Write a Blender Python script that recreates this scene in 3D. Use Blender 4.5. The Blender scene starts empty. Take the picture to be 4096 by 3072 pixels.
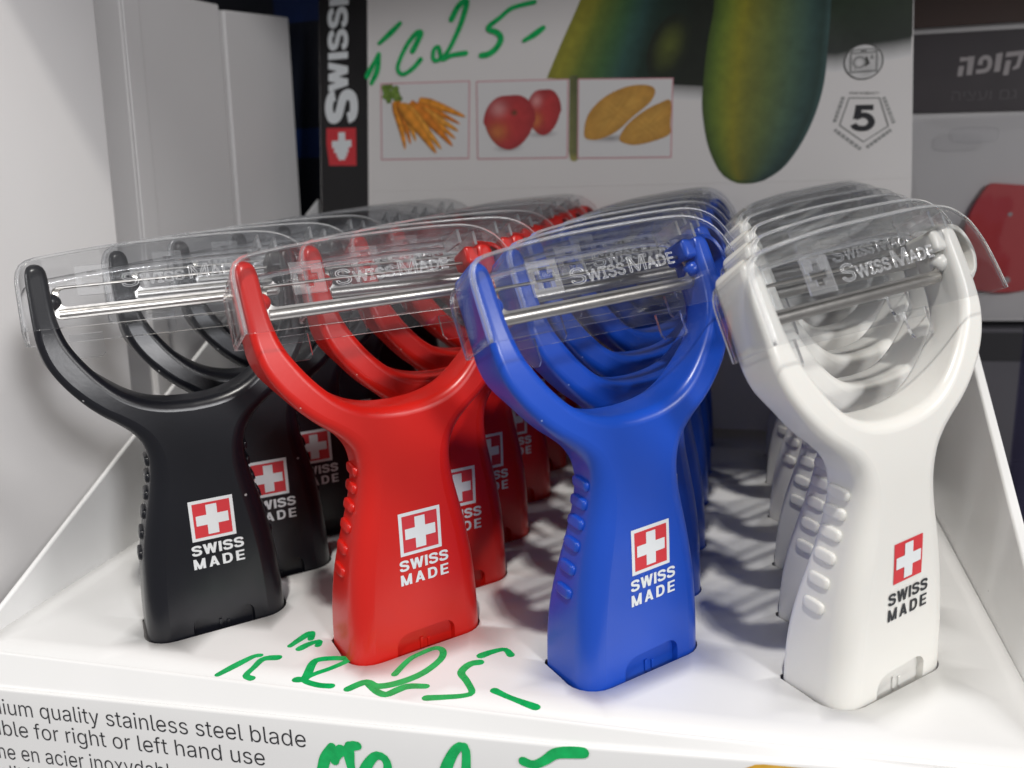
import bpy, bmesh, math, random
from mathutils import Vector, Matrix
from mathutils.geometry import delaunay_2d_cdt
random.seed(7)
S = 0.00075                                  # one model unit is 0.75 mm
sc = bpy.context.scene
C = sc.collection

# ------------------------------------------------------------------ camera, world, lamps, exposure
cam = bpy.data.cameras.new('camera'); camo = bpy.data.objects.new('camera', cam); C.objects.link(camo)
camo.location = Vector((162.607, -220.427, 138.147)) * S
camo.rotation_euler = (1.3183, 0.0469, 0.2496)
cam.sensor_width = 36; cam.lens = 36 * 3450.7 / 4096
cam.clip_start = 0.005; cam.clip_end = 50
cam.dof.use_dof = True; cam.dof.focus_distance = 245 * S; cam.dof.aperture_fstop = 18
sc.camera = camo
sc.render.engine = 'CYCLES'
sc.cycles.use_denoising = True
sc.cycles.max_bounces = 14; sc.cycles.diffuse_bounces = 5; sc.cycles.glossy_bounces = 5
sc.cycles.transmission_bounces = 6; sc.cycles.transparent_max_bounces = 80
sc.cycles.caustics_reflective = False; sc.cycles.caustics_refractive = False
sc.cycles.sample_clamp_indirect = 6
sc.view_settings.view_transform = 'Standard'; sc.view_settings.look = 'None'
sc.view_settings.exposure = 0; sc.view_settings.gamma = 1
w = bpy.data.worlds.new('World'); sc.world = w; w.use_nodes = True
w.node_tree.nodes['Background'].inputs[0].default_value = (0.96, 0.945, 0.97, 1)
w.node_tree.nodes['Background'].inputs[1].default_value = 0.29

def lamp(name, loc, target, size, power, color, shape='DISK', size_y=None):
    l = bpy.data.lights.new(name, 'AREA'); l.shape = shape; l.size = size; l.energy = power; l.color = color
    if size_y: l.size_y = size_y
    o = bpy.data.objects.new(name, l); C.objects.link(o)
    o.location = Vector(loc) * S
    o.rotation_euler = (Vector(target) - Vector(loc)).to_track_quat('-Z', 'Y').to_euler()
    return o
TGT = Vector((90, 20, 30))
KD = Vector((0.075, -0.40, 0.905)).normalized()
lamp('ceiling_spot', TGT + KD * 2600, TGT, 0.075, 22, (1.0, 0.965, 0.91))
KD2 = Vector((0.655, -0.65, 0.38)).normalized()
lamp('store_light', TGT + KD2 * 3000, TGT, 0.26, 17, (0.99, 0.985, 1.0))
lamp('fill_light', TGT + Vector((0.88, -0.24, 0.52)).normalized() * 3000, TGT, 0.5, 14, (1, 0.985, 0.97))  # unseen fill from the right, added to brighten the left carton
lamp('fill_light', TGT + Vector((-0.80, -0.45, 0.40)).normalized() * 3200, TGT, 0.6, 9, (1, 0.985, 0.97))  # weak unseen fill from the left, added to lift the right wall's inner face

# ------------------------------------------------------------------ materials
def mat(name, color, rough=0.5, metal=0.0, noise=0.0, nscale=60, bump=0.0, bscale=400, spec=0.5, sss=0.0, speck=None):
    m = bpy.data.materials.new(name); m.use_nodes = True; nt = m.node_tree; b = nt.nodes['Principled BSDF']
    b.inputs['Base Color'].default_value = (*color, 1); b.inputs['Roughness'].default_value = rough
    b.inputs['Metallic'].default_value = metal; b.inputs['Specular IOR Level'].default_value = spec
    if sss:
        b.inputs['Subsurface Weight'].default_value = sss; b.inputs['Subsurface Scale'].default_value = 1.6 * S
        b.inputs['Subsurface Radius'].default_value = (1, .8, .7)
    tc = nt.nodes.new('ShaderNodeTexCoord')
    if noise:
        n = nt.nodes.new('ShaderNodeTexNoise'); n.inputs['Scale'].default_value = nscale; n.inputs['Detail'].default_value = 5
        nt.links.new(tc.outputs['Object'], n.inputs['Vector'])
        mx = nt.nodes.new('ShaderNodeMix'); mx.data_type = 'RGBA'
        mx.inputs['A'].default_value = (*[c * (1 - noise) for c in color], 1)
        mx.inputs['B'].default_value = (*[min(1, c * (1 + noise)) for c in color], 1)
        nt.links.new(n.outputs['Fac'], mx.inputs['Factor']); nt.links.new(mx.outputs['Result'], b.inputs['Base Color'])
        rr = nt.nodes.new('ShaderNodeMapRange'); rr.inputs['To Min'].default_value = rough * 0.85; rr.inputs['To Max'].default_value = min(1, rough * 1.15)
        nt.links.new(n.outputs['Fac'], rr.inputs['Value']); nt.links.new(rr.outputs['Result'], b.inputs['Roughness'])
    if speck:                                   # sparse dust or dirt specks
        scol, sden, ssize = speck
        vo = nt.nodes.new('ShaderNodeTexVoronoi'); vo.inputs['Scale'].default_value = 230; nt.links.new(tc.outputs['Object'], vo.inputs['Vector'])
        lt = nt.nodes.new('ShaderNodeMath'); lt.operation = 'LESS_THAN'; lt.inputs[1].default_value = ssize; nt.links.new(vo.outputs['Distance'], lt.inputs[0])
        sp = nt.nodes.new('ShaderNodeSeparateColor'); nt.links.new(vo.outputs['Color'], sp.inputs['Color'])
        l2 = nt.nodes.new('ShaderNodeMath'); l2.operation = 'LESS_THAN'; l2.inputs[1].default_value = sden; nt.links.new(sp.outputs['Red'], l2.inputs[0])
        mu = nt.nodes.new('ShaderNodeMath'); mu.operation = 'MULTIPLY'; nt.links.new(lt.outputs[0], mu.inputs[0]); nt.links.new(l2.outputs[0], mu.inputs[1])
        m3 = nt.nodes.new('ShaderNodeMix'); m3.data_type = 'RGBA'; m3.inputs['B'].default_value = (*scol, 1); nt.links.new(mu.outputs[0], m3.inputs['Factor'])
        src = b.inputs['Base Color'].links[0].from_socket; nt.links.new(src, m3.inputs['A']); nt.links.new(m3.outputs['Result'], b.inputs['Base Color'])
    if bump:
        n2 = nt.nodes.new('ShaderNodeTexNoise'); n2.inputs['Scale'].default_value = bscale; n2.inputs['Detail'].default_value = 3
        nt.links.new(tc.outputs['Object'], n2.inputs['Vector'])
        bp = nt.nodes.new('ShaderNodeBump'); bp.inputs['Strength'].default_value = bump; bp.inputs['Distance'].default_value = 0.1 * S
        nt.links.new(n2.outputs['Fac'], bp.inputs['Height']); nt.links.new(bp.outputs['Normal'], b.inputs['Normal'])
    return m

def clear(name, haze, tint=(0.975, 0.98, 0.985), f0=0.05, rough=0.04, hazecol=(0.9, 0.92, 0.95)):
    m = bpy.data.materials.new(name); m.use_nodes = True; nt = m.node_tree; N = nt.nodes; L = nt.links
    N.remove(N['Principled BSDF']); out = N['Material Output']
    g = N.new('ShaderNodeNewGeometry')
    dot = N.new('ShaderNodeVectorMath'); dot.operation = 'DOT_PRODUCT'
    L.new(g.outputs['Normal'], dot.inputs[0]); L.new(g.outputs['Incoming'], dot.inputs[1])
    ab = N.new('ShaderNodeMath'); ab.operation = 'ABSOLUTE'; L.new(dot.outputs['Value'], ab.inputs[0])
    om = N.new('ShaderNodeMath'); om.operation = 'SUBTRACT'; om.inputs[0].default_value = 1; L.new(ab.outputs[0], om.inputs[1])
    pw = N.new('ShaderNodeMath'); pw.operation = 'POWER'; pw.inputs[1].default_value = 4.0; L.new(om.outputs[0], pw.inputs[0])
    ml = N.new('ShaderNodeMath'); ml.operation = 'MULTIPLY_ADD'; ml.inputs[1].default_value = 0.8; ml.inputs[2].default_value = f0
    L.new(pw.outputs[0], ml.inputs[0])
    t = N.new('ShaderNodeBsdfTransparent'); t.inputs['Color'].default_value = (*tint, 1)
    gl = N.new('ShaderNodeBsdfGlossy'); gl.inputs['Roughness'].default_value = rough
    d = N.new('ShaderNodeBsdfDiffuse'); d.inputs['Color'].default_value = (*hazecol, 1)
    tl = N.new('ShaderNodeBsdfTranslucent'); tl.inputs['Color'].default_value = (*hazecol, 1)
    hz = N.new('ShaderNodeMixShader'); hz.inputs[0].default_value = 0.4; L.new(d.outputs[0], hz.inputs[1]); L.new(tl.outputs[0], hz.inputs[2])
    m1 = N.new('ShaderNodeMixShader'); m1.inputs[0].default_value = haze; L.new(t.outputs[0], m1.inputs[1]); L.new(hz.outputs[0], m1.inputs[2])
    m2 = N.new('ShaderNodeMixShader'); L.new(ml.outputs[0], m2.inputs[0]); L.new(m1.outputs[0], m2.inputs[1]); L.new(gl.outputs[0], m2.inputs[2])
    L.new(m2.outputs[0], out.inputs['Surface'])
    # fine moulding waviness
    tc = N.new('ShaderNodeTexCoord'); n2 = N.new('ShaderNodeTexNoise'); n2.inputs['Scale'].default_value = 90; n2.inputs['Detail'].default_value = 2
    L.new(tc.outputs['Object'], n2.inputs['Vector'])
    bp = N.new('ShaderNodeBump'); bp.inputs['Strength'].default_value = 0.05; bp.inputs['Distance'].default_value = 0.4 * S
    L.new(n2.outputs['Fac'], bp.inputs['Height']); L.new(bp.outputs['Normal'], gl.inputs['Normal'])
    return m

def glassy(name, thru=0.45, dif=0.10):
    m = bpy.data.materials.new(name); m.use_nodes = True; nt = m.node_tree; N = nt.nodes; L = nt.links
    N.remove(N['Principled BSDF'])
    g = N.new('ShaderNodeBsdfGlass'); g.inputs['IOR'].default_value = 1.46; g.inputs['Roughness'].default_value = 0.06
    t = N.new('ShaderNodeBsdfTransparent'); d = N.new('ShaderNodeBsdfDiffuse'); d.inputs['Color'].default_value = (.9, .92, .95, 1)
    a = N.new('ShaderNodeMixShader'); a.inputs[0].default_value = thru; L.new(g.outputs[0], a.inputs[1]); L.new(t.outputs[0], a.inputs[2])
    b = N.new('ShaderNodeMixShader'); b.inputs[0].default_value = dif; L.new(a.outputs[0], b.inputs[1]); L.new(d.outputs[0], b.inputs[2])
    L.new(b.outputs[0], N['Material Output'].inputs['Surface'])
    return m

def print_mat(name, rough=0.4):
    m = bpy.data.materials.new(name); m.use_nodes = True; nt = m.node_tree; b = nt.nodes['Principled BSDF']
    a = nt.nodes.new('ShaderNodeVertexColor'); a.layer_name = 'Col'
    n = nt.nodes.new('ShaderNodeTexNoise'); n.inputs['Scale'].default_value = 260; n.inputs['Detail'].default_value = 4
    tc = nt.nodes.new('ShaderNodeTexCoord'); nt.links.new(tc.outputs['Object'], n.inputs['Vector'])
    mr = nt.nodes.new('ShaderNodeMapRange'); mr.inputs['From Min'].default_value = 0.3; mr.inputs['From Max'].default_value = 0.7; mr.inputs['To Min'].default_value = -0.14; mr.inputs['To Max'].default_value = 0.10
    nt.links.new(n.outputs['Fac'], mr.inputs['Value'])
    am = nt.nodes.new('ShaderNodeMath'); am.operation = 'MULTIPLY_ADD'; am.inputs[2].default_value = 1.0
    nt.links.new(mr.outputs['Result'], am.inputs[0]); nt.links.new(a.outputs['Alpha'], am.inputs[1])
    vm = nt.nodes.new('ShaderNodeVectorMath'); vm.operation = 'SCALE'
    nt.links.new(a.outputs['Color'], vm.inputs[0]); nt.links.new(am.outputs[0], vm.inputs['Scale'])
    nt.links.new(vm.outputs['Vector'], b.inputs['Base Color']); b.inputs['Roughness'].default_value = rough
    return m

M = dict(
    black=mat('black plastic', (0.0055, 0.006, 0.0095), 0.30, noise=0.15, bump=0.12, bscale=1100, speck=((.35, .35, .35), .07, .07)),
    red=mat('red plastic', (0.60, 0.012, 0.007), 0.30, noise=0.06, bump=0.10, bscale=1100, speck=((.8, .45, .4), .05, .06)),
    blue=mat('blue plastic', (0.009, 0.070, 0.48), 0.29, noise=0.07, bump=0.10, bscale=1100, speck=((.4, .5, .8), .05, .06)),
    white=mat('white plastic', (0.77, 0.76, 0.72), 0.29, noise=0.015, bump=0.03, bscale=900, sss=0.25),
    steel=mat('brushed steel', (0.52, 0.50, 0.47), 0.32, metal=1.0, noise=0.12, nscale=300, bump=0.25, bscale=700),
    card=mat('white coated card', (0.80, 0.80, 0.795), 0.33, noise=0.03, nscale=40, bump=0.12, bscale=120, speck=((.25, .24, .23), .03, .045)),
    cardm=mat('white matt card', (0.775, 0.76, 0.755), 0.6, noise=0.025, nscale=25, bump=0.08, bscale=260),
    boardm=mat('printed white board', (0.75, 0.725, 0.705), 0.45, noise=0.02, nscale=25),
    white_ink=mat('white print', (0.74, 0.77, 0.78), 0.45, noise=0.03, nscale=500),
    red_ink=mat('red print', (0.62, 0.035, 0.045), 0.45, noise=0.03, nscale=500),
    black_ink=mat('black print', (0.018, 0.021, 0.026), 0.45, noise=0.1, nscale=400),
    text_ink=mat('dark grey print', (0.03, 0.03, 0.034), 0.5, noise=0.1, nscale=400),
    marker=mat('green marker ink', (0.004, 0.42, 0.105), 0.28, noise=0.42, nscale=420),
    black_card=mat('black printed card', (0.012, 0.011, 0.012), 0.45, noise=0.1, nscale=80),
    clear=clear('clear plastic', 0.005, tint=(0.98, 0.983, 0.987), f0=0.04, rough=0.025), rim=glassy('clear plastic edge', 0.28, 0.17),
    frost=clear('frosted clear plastic', 0.14, f0=0.05, rough=0.35), emb=glassy('embossed clear plastic', 0.10, 0.42),
    bag=clear('clear bag', 0.03, tint=(0.96, 0.96, 0.965), f0=0.06), blister=clear('violet blister', 0.10, tint=(0.80, 0.79, 0.90), f0=0.08, hazecol=(0.50, 0.48, 0.66)),
    shelf=mat('grey shelf', (0.16, 0.155, 0.165), 0.5, noise=0.1, nscale=30),
    dark=mat('dark wall', (0.035, 0.034, 0.038), 0.7, noise=0.2, nscale=12),
    navy=mat('navy printed card', (0.012, 0.016, 0.03), 0.45, noise=0.2, nscale=30),
    bluep=mat('blue printed card', (0.01, 0.035, 0.16), 0.45, noise=0.2, nscale=60),
    brown=mat('dark brown card', (0.050, 0.023, 0.015), 0.5, noise=0.2, nscale=60),
    header=mat('dark header card', (0.040, 0.032, 0.036), 0.45, noise=0.25, nscale=60),
    grey_ink=mat('pale grey print', (0.36, 0.33, 0.33), 0.5, noise=0.1, nscale=200),
    dim_ink=mat('dim grey print', (0.085, 0.075, 0.08), 0.5, noise=0.1, nscale=200),
    redcard=mat('red plastic card', (0.50, 0.022, 0.025), 0.4, noise=0.1, nscale=60),
    print=print_mat('colour print'),
)

# ------------------------------------------------------------------ helpers
def finish(name, verts, faces, material, parent=None, sharp=40, cols=None, fmat=None):
    me = bpy.data.meshes.new(name)
    me.from_pydata([Vector(v) * S for v in verts], [], faces)
    mats = material if isinstance(material, (list, tuple)) else [material]
    for m in mats: me.materials.append(m)
    if fmat:
        for p, k in zip(me.polygons, fmat): p.material_index = k
    if cols:
        a = me.color_attributes.new('Col', 'FLOAT_COLOR', 'POINT')
        for k, c in enumerate(cols): a.data[k].color = c if len(c) == 4 else (*c, 1)
    me.validate()
    if sharp is not None:
        for p in me.polygons: p.use_smooth = True
        me.set_sharp_from_angle(angle=math.radians(sharp))
    o = bpy.data.objects.new(name, me); C.objects.link(o)
    if parent: o.parent = parent
    return o

def tag(o, label=None, cat=None, group=None, kind=None):
    if label: o['label'] = label
    if cat: o['category'] = cat
    if group: o['group'] = group
    if kind: o['kind'] = kind
    return o

def empty(name, loc=(0, 0, 0), rot=(0, 0, 0)):
    o = bpy.data.objects.new(name, None); C.objects.link(o); o.empty_display_size = 0.01
    o.location = Vector(loc) * S; o.rotation_euler = rot
    return o

class MB:
    def __init__(s): s.v = []; s.f = []; s.c = []; s.m = []
    def add(s, verts, faces, col=None, m=0):
        b = len(s.v); s.v += [tuple(x) for x in verts]; s.f += [tuple(b + i for i in f) for f in faces]; s.m += [m] * len(faces)
        if col is not None: s.c += [col(q) if callable(col) else col for q in range(len(verts))] if not isinstance(col, list) else col
    def build(s, name, material, parent=None, sharp=40):
        return finish(name, s.v, s.f, material, parent, sharp, s.c if s.c else None, s.m if any(s.m) else None)

def hexa(mb, p, m=0):                       # p: 8 corners, bottom ring then top ring
    mb.add(p, [(3, 2, 1, 0), (4, 5, 6, 7), (0, 1, 5, 4), (1, 2, 6, 5), (2, 3, 7, 6), (3, 0, 4, 7)], m=m)
def boxm(mb, x0, x1, y0, y1, z0, z1, m=0):
    hexa(mb, [(x0, y0, z0), (x1, y0, z0), (x1, y1, z0), (x0, y1, z0), (x0, y0, z1), (x1, y0, z1), (x1, y1, z1), (x0, y1, z1)], m)

def bev_box(name, x0, x1, y0, y1, z0, z1, material, parent=None, bev=0.6):
    mb = MB(); boxm(mb, x0, x1, y0, y1, z0, z1)
    o = mb.build(name, material, parent)
    md = o.modifiers.new('bevel', 'BEVEL'); md.width = bev * S; md.segments = 2
    return o

def interp(x, xs, ys):
    if x <= xs[0]: return ys[0]
    for i in range(1, len(xs)):
        if x <= xs[i]:
            t = (x - xs[i - 1]) / (xs[i] - xs[i - 1]); return ys[i - 1] + t * (ys[i] - ys[i - 1])
    return ys[-1]

def catmull(P, n=6, closed=False):
    out = []; L = len(P)
    for i in range(L if closed else L - 1):
        g = (lambda k: P[k % L]) if closed else (lambda k: P[max(0, min(L - 1, k))])
        p0, p1, p2, p3 = g(i - 1), g(i), g(i + 1), g(i + 2)
        for j in range(n):
            t = j / n; t2 = t * t; t3 = t2 * t
            out.append(tuple(0.5 * (2 * b + (c - a) * t + (2 * a - 5 * b + 4 * c - d) * t2 + (3 * b - a - 3 * c + d) * t3)
                             for a, b, c, d in zip(p0, p1, p2, p3)))
    if not closed: out.append(tuple(P[-1]))
    return out

def resample(P, step, closed=False):
    Q = list(P) + ([P[0]] if closed else [])
    d = [0]
    for a, b in zip(Q, Q[1:]): d.append(d[-1] + math.dist(a, b))
    n = max(2, round(d[-1] / step)); out = []; k = 0
    for i in range(n if closed else n + 1):
        t = d[-1] * i / n
        while k < len(d) - 2 and d[k + 1] < t: k += 1
        f = (t - d[k]) / max(1e-9, d[k + 1] - d[k])
        out.append(tuple(a + (b - a) * f for a, b in zip(Q[k], Q[k + 1])))
    return out

def in_poly(x, y, pg):
    c = False
    for (x1, y1), (x2, y2) in zip(pg, pg[1:] + pg[:1]):
        if (y1 > y) != (y2 > y) and x < (x2 - x1) * (y - y1) / (y2 - y1) + x1: c = not c
    return c
def union_tris(polys):                     # flat union of overlapping polygons
    vs = []; es = []; bb = []
    for p in polys:
        b = len(vs); vs += [Vector(q) for q in p]; es += [(b + i, b + (i + 1) % len(p)) for i in range(len(p))]
        bb.append((min(q[0] for q in p), max(q[0] for q in p), min(q[1] for q in p), max(q[1] for q in p), p))
    v, e, f, *_ = delaunay_2d_cdt(vs, es, [], 0, 1e-5)
    out = []
    for t in f:
        x = sum(v[i].x for i in t) / 3; y = sum(v[i].y for i in t) / 3
        if any(x0 <= x <= x1 and y0 <= y <= y1 and in_poly(x, y, p) for x0, x1, y0, y1, p in bb): out.append(tuple(t))
    return [tuple(q) for q in v], out

def ribbon_polys(P, wd, caps=True, taper=None):
    n = len(P); L = []; R = []
    for i, p in enumerate(P):
        a = P[max(0, i - 1)]; b = P[min(n - 1, i + 1)]
        d = Vector((b[0] - a[0], b[1] - a[1])).normalized(); nn = Vector((-d.y, d.x))
        h = (taper(i / (n - 1)) if taper else 1) * wd / 2
        L.append((p[0] + nn.x * h, p[1] + nn.y * h)); R.append((p[0] - nn.x * h, p[1] - nn.y * h))
    out = [[R[i], R[i + 1], L[i + 1], L[i]] for i in range(n - 1)]
    if caps:
        for i in range(0, n, 1):
            h = (taper(i / (n - 1)) if taper else 1) * wd / 2 * 0.999
            if i in (0, n - 1) or caps == 'all':
                out.append([(P[i][0] + h * math.cos(a * math.pi / 5), P[i][1] + h * math.sin(a * math.pi / 5)) for a in range(10)])
    return out

# bold grotesque capitals as unions of strokes; unit cap height
def bar(x0, y0, x1, y1): return [(x0, y0), (x1, y0), (x1, y1), (x0, y1)]
def slant(xa, xb, wd, y0=0.0, y1=1.0): return [(xa, y0), (xa + wd, y0), (xb + wd, y1), (xb, y1)]
def glyph(ch, w=0.2):
    if ch == 'I': return [bar(0, 0, w, 1)], w
    if ch == 'S':
        c = [(.63, .70), (.58, .84), (.36, .905), (.15, .85), (.105, .72), (.17, .60), (.37, .52), (.58, .43), (.635, .28), (.56, .14), (.36, .092), (.15, .14), (.09, .30)]
        return ribbon_polys(catmull(c, 5), w * 0.94, False), 0.72
    if ch == 'W':
        return [slant(.20, 0, w), slant(.20, .40, w * .95), slant(.64, .42, w * .95), slant(.64, .84, w)], 0.84 + w
    if ch == 'M':
        return [bar(0, 0, w * .95, 1), bar(.85 - w * .95, 0, .85, 1), slant(.33, .0, w * .95), slant(.33, .85 - w * .95, w * .95)], 0.85
    if ch == 'A': return [slant(0, .28, w), slant(.76 - w, .28 + .2 - w, w), bar(.16, .20, .60, .37)], 0.76
    if ch == 'E': return [bar(0, 0, w, 1), bar(0, 0, .64, .17), bar(0, .83, .64, 1), bar(0, .42, .60, .58)], 0.64
    if ch == 'D':
        arc = [(.2, .91), (.42, .90), (.58, .78), (.64, .5), (.58, .22), (.42, .10), (.2, .09)]
        return [bar(0, 0, w, 1)] + ribbon_polys(catmull(arc, 5), w * .92, False), 0.75
    if ch == '5':
        arc = [(.12, .50), (.30, .60), (.50, .57), (.62, .42), (.62, .26), (.50, .12), (.32, .09), (.14, .14), (.07, .26)]
        return [bar(.12, .80, .68, 1), slant(.05, .12, w, .46, .9)] + ribbon_polys(catmull(arc, 5), w, False), 0.75
def word(s, h, track=0.09, wt=0.2):
    polys = []; x = 0
    for ch in s:
        g, wd = glyph(ch, wt)
        polys += [[(x + a * h, b * h) for a, b in p] for p in g]; x += (wd + track) * h
    return polys, x - track * h
def fit(polys, w0, x0, x1, y):             # stretch a word into x0..x1
    k = (x1 - x0) / w0
    return [[(x0 + a * k, y + b) for a, b in p] for p in polys]

FONT = None
try: FONT = bpy.data.fonts.load(bpy.utils.system_resource('DATAFILES') + '/fonts/Inter.woff2')
except Exception: FONT = None
def text_mesh(s, size=1.0, font=None, **kw):
    c = bpy.data.curves.new('text', 'FONT'); c.body = s; c.size = size; c.resolution_u = 3
    if font: c.font = font
    for a, b in kw.items(): setattr(c, a, b)
    o = bpy.data.objects.new('text', c); C.objects.link(o); bpy.context.view_layer.update()
    me = bpy.data.meshes.new_from_object(o.evaluated_get(bpy.context.evaluated_depsgraph_get()))
    v = [tuple(q.co) for q in me.vertices]; f = [tuple(p.vertices) for p in me.polygons]
    bpy.data.objects.remove(o); bpy.data.meshes.remove(me); bpy.data.curves.remove(c)
    return v, f

# ------------------------------------------------------------------ the peeler
ZF = [-30, 0, 20, 40, 60, 68, 75, 82, 88, 94, 99, 106, 114, 130]
YFv = [-10.3, -10.4, -10.8, -10.9, -10.2, -9.5, -8.6, -7.2, -5.6, -4.1, -2.3, 1.1, 5.1, 13]
ZB = [-30, 0, 13, 20, 28, 35, 43, 52, 58, 66, 76, 84, 90, 95, 98, 104, 114, 130]
YBv = [10.3, 10.2, 9.6, 8.6, 7.0, 5.3, 4.0, 2.9, 2.6, 2.8, 3.6, 4.8, 5.7, 6.8, 7.7, 10.4, 15.3, 23]
def smooth(xs, ys, z):
    return sum(interp(z + d, xs, ys) * k for d, k in ((-6, .1), (-3, .2), (0, .4), (3, .2), (6, .1)))
def yf(z): return smooth(ZF, YFv, z)
def yb(z): return smooth(ZB, YBv, z)
OUT = [(-21.3, -24), (-21.2, -10), (-21.1, 0), (-20.8, 10), (-20.2, 19), (-19.3, 27), (-17.9, 35), (-16.2, 42.5), (-14.8, 49), (-14.0, 55), (-14.1, 59), (-15.2, 63), (-17.6, 66.6), (-21.0, 69.8), (-24.8, 72.9), (-28.8, 76.9), (-33, 82.3), (-36.1, 87.8), (-37.8, 94), (-38.2, 100), (-38.3, 107), (-38.3, 112)]
TIP = [(-37.9, 114.3), (-36.8, 115.6), (-34.8, 115.7), (-33.2, 114.6)]
INN = [(-32.6, 112), (-32.4, 106), (-31.8, 100), (-30.2, 94.2), (-27.0, 88.6), (-22.8, 83.2), (-18.3, 79.0), (-12.9, 76.0), (-6.8, 74.4), (0, 73.9)]
def xhalf(z): return interp(z, [p[1] for p in OUT], [-p[0] for p in OUT])

def make_body(material, parent):
    left = catmull(OUT + TIP + INN, 6)
    right = [(-x, z) for x, z in reversed(left[:-1])]
    poly = left + right                          # clockwise from bottom left
    poly = resample(poly + [(0, -24)], 1.15, True)[::-1]   # counter-clockwise
    n = len(poly)
    nor = []
    for i in range(n):
        a = poly[i - 2]; b = poly[(i + 2) % n]
        d = Vector((b[0] - a[0], b[1] - a[1])).normalized(); nor.append((d.y, -d.x))   # outward
    def rad(z): return interp(z, [-30, 30, 52, 64, 72, 82, 90, 120], [6.5, 6.0, 5.2, 4.2, 3.0, 2.2, 2.0, 1.8])
    def rbk(z): return interp(z, [-30, 50, 70, 85], [2.2, 2.2, 1.8, 1.4])
    rings = []; K = 6
    for k in range(K + 1):                       # front round
        a = math.pi / 2 * k / K; r_ = []
        for (x, z), (nx, nz) in zip(poly, nor):
            r = rad(z); dl = r * (1 - math.sin(a)); xx, zz = x - nx * dl, z - nz * dl
            r_.append((xx, yf(zz) + r * (1 - math.cos(a)), zz))
        rings.append(r_)
    for k in range(0, 5):                        # back round
        a = math.pi / 2 * (1 - k / 4); r_ = []
        for (x, z), (nx, nz) in zip(poly, nor):
            r = rbk(z); dl = r * (1 - math.sin(a)); xx, zz = x - nx * dl, z - nz * dl
            r_.append((xx, yb(zz) - r * (1 - math.cos(a)), zz))
        rings.append(r_)
    def square_off(x, y, z):                    # the tilted arms are cut square to their own axis
        t = max(0, min(1, (z - 78) / 22)); t = t * t * (3 - 2 * t); return (x, y, z - .5 * t * (y - yf(z)))
    rings = [[square_off(*p) for p in r_] if k > K else r_ for k, r_ in enumerate(rings)]
    V = [p for r_ in rings for p in r_]; F = []
    R = len(rings)
    for k in range(R - 1):
        for i in range(n):
            j = (i + 1) % n
            F.append((k * n + i, k * n + j, (k + 1) * n + j, (k + 1) * n + i))
    def inside(pt, pg):
        c = False; x, y = pt
        for (x1, y1), (x2, y2) in zip(pg, pg[1:] + pg[:1]):
            if (y1 > y) != (y2 > y) and x < (x2 - x1) * (y - y1) / (y2 - y1) + x1: c = not c
        return c
    ra, rb_ = 3.9, 3.4
    notch = [(-8.2, -13), (10.6, -13)] + [(10.6 - rb_ + rb_ * math.cos(a), 6.4 - rb_ + rb_ * math.sin(a)) for a in [q * math.pi / 10 for q in range(6)]] + \
            [(-8.2 + ra + ra * math.cos(a), 6.0 - ra + ra * math.sin(a)) for a in [math.pi / 2 + q * math.pi / 10 for q in range(6)]]
    notch = resample(notch, 1.2, True)
    for side, base, yfun in ((0, 0, yf), (1, (R - 1) * n, yb)):
        loop = [(p[0], p[2]) for p in rings[0 if side == 0 else R - 1]]
        pts = list(loop); cons = [(i, (i + 1) % n) for i in range(n)]
        hole = notch if side == 0 else []
        hb = len(pts)
        if hole: pts += hole; cons += [(hb + i, hb + (i + 1) % len(hole)) for i in range(len(hole))]
        st = 3.0
        for ix in range(-14, 15):
            for iz in range(-8, 40):
                q = (ix * st + (iz % 2) * st / 2, iz * st)
                if inside(q, loop) and min(math.dist(q, l) for l in loop) > 1.0:
                    if hole and (inside(q, hole) or min(math.dist(q, l) for l in hole) < 1.0): continue
                    pts.append(q)
        v, e, f, ov, oe, of = delaunay_2d_cdt([Vector(p) for p in pts], cons, [], 0, 1e-6)
        idx = []
        for k, q in enumerate(v):
            o = ov[k][0] if ov[k] else None
            if o is not None and o < n: idx.append(base + o)
            else: V.append((q.x, yfun(q.y), q.y) if side == 0 or q.y < 70 else (q.x, yfun(q.y + 1.5), q.y)); idx.append(len(V) - 1)
        for t in f:
            cx = sum(v[i].x for i in t) / 3; cz = sum(v[i].y for i in t) / 3
            if not inside((cx, cz), loop) or (hole and inside((cx, cz), hole)): continue
            tt = [idx[i] for i in t]
            F.append(tuple(tt) if side == 0 else tuple(reversed(tt)))
        if hole:
            hi = {}
            for k in range(len(v)):
                for o in ov[k]:
                    if hb <= o < hb + len(hole): hi[o - hb] = idx[k]
            b2 = len(V); m = len(hole)
            for x, z in hole: V.append((1.2 + (x - 1.2) * .95, yf(z) + 1.7, z - .3))
            for i in range(m):
                j = (i + 1) % m
                F.append((hi[j], hi[i], b2 + i, b2 + j))
            F.append(tuple(b2 + i for i in range(m)))
            # small raised maker's ridges inside the thumb recess
            for (x0, x1, z0, z1) in ((-.4, .7, -1, 2.6), (2.0, 3.0, -1, 1.8)):
                b3 = len(V); y0 = yf(z0) + 1.8; y1 = y0 - .6
                V.extend([(x0, y0, z0), (x1, y0, z0), (x1, y0, z1), (x0, y0, z1), (x0 + .15, y1, z0 + .15), (x1 - .15, y1, z0 + .15), (x1 - .15, y1, z1 - .15), (x0 + .15, y1, z1 - .15)])
                F.extend([(b3 + 4, b3 + 5, b3 + 6, b3 + 7)] + [(b3 + i, b3 + (i + 1) % 4, b3 + 4 + (i + 1) % 4, b3 + 4 + i) for i in range(4)])
    return finish('handle', V, F, material, parent, 42)

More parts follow.
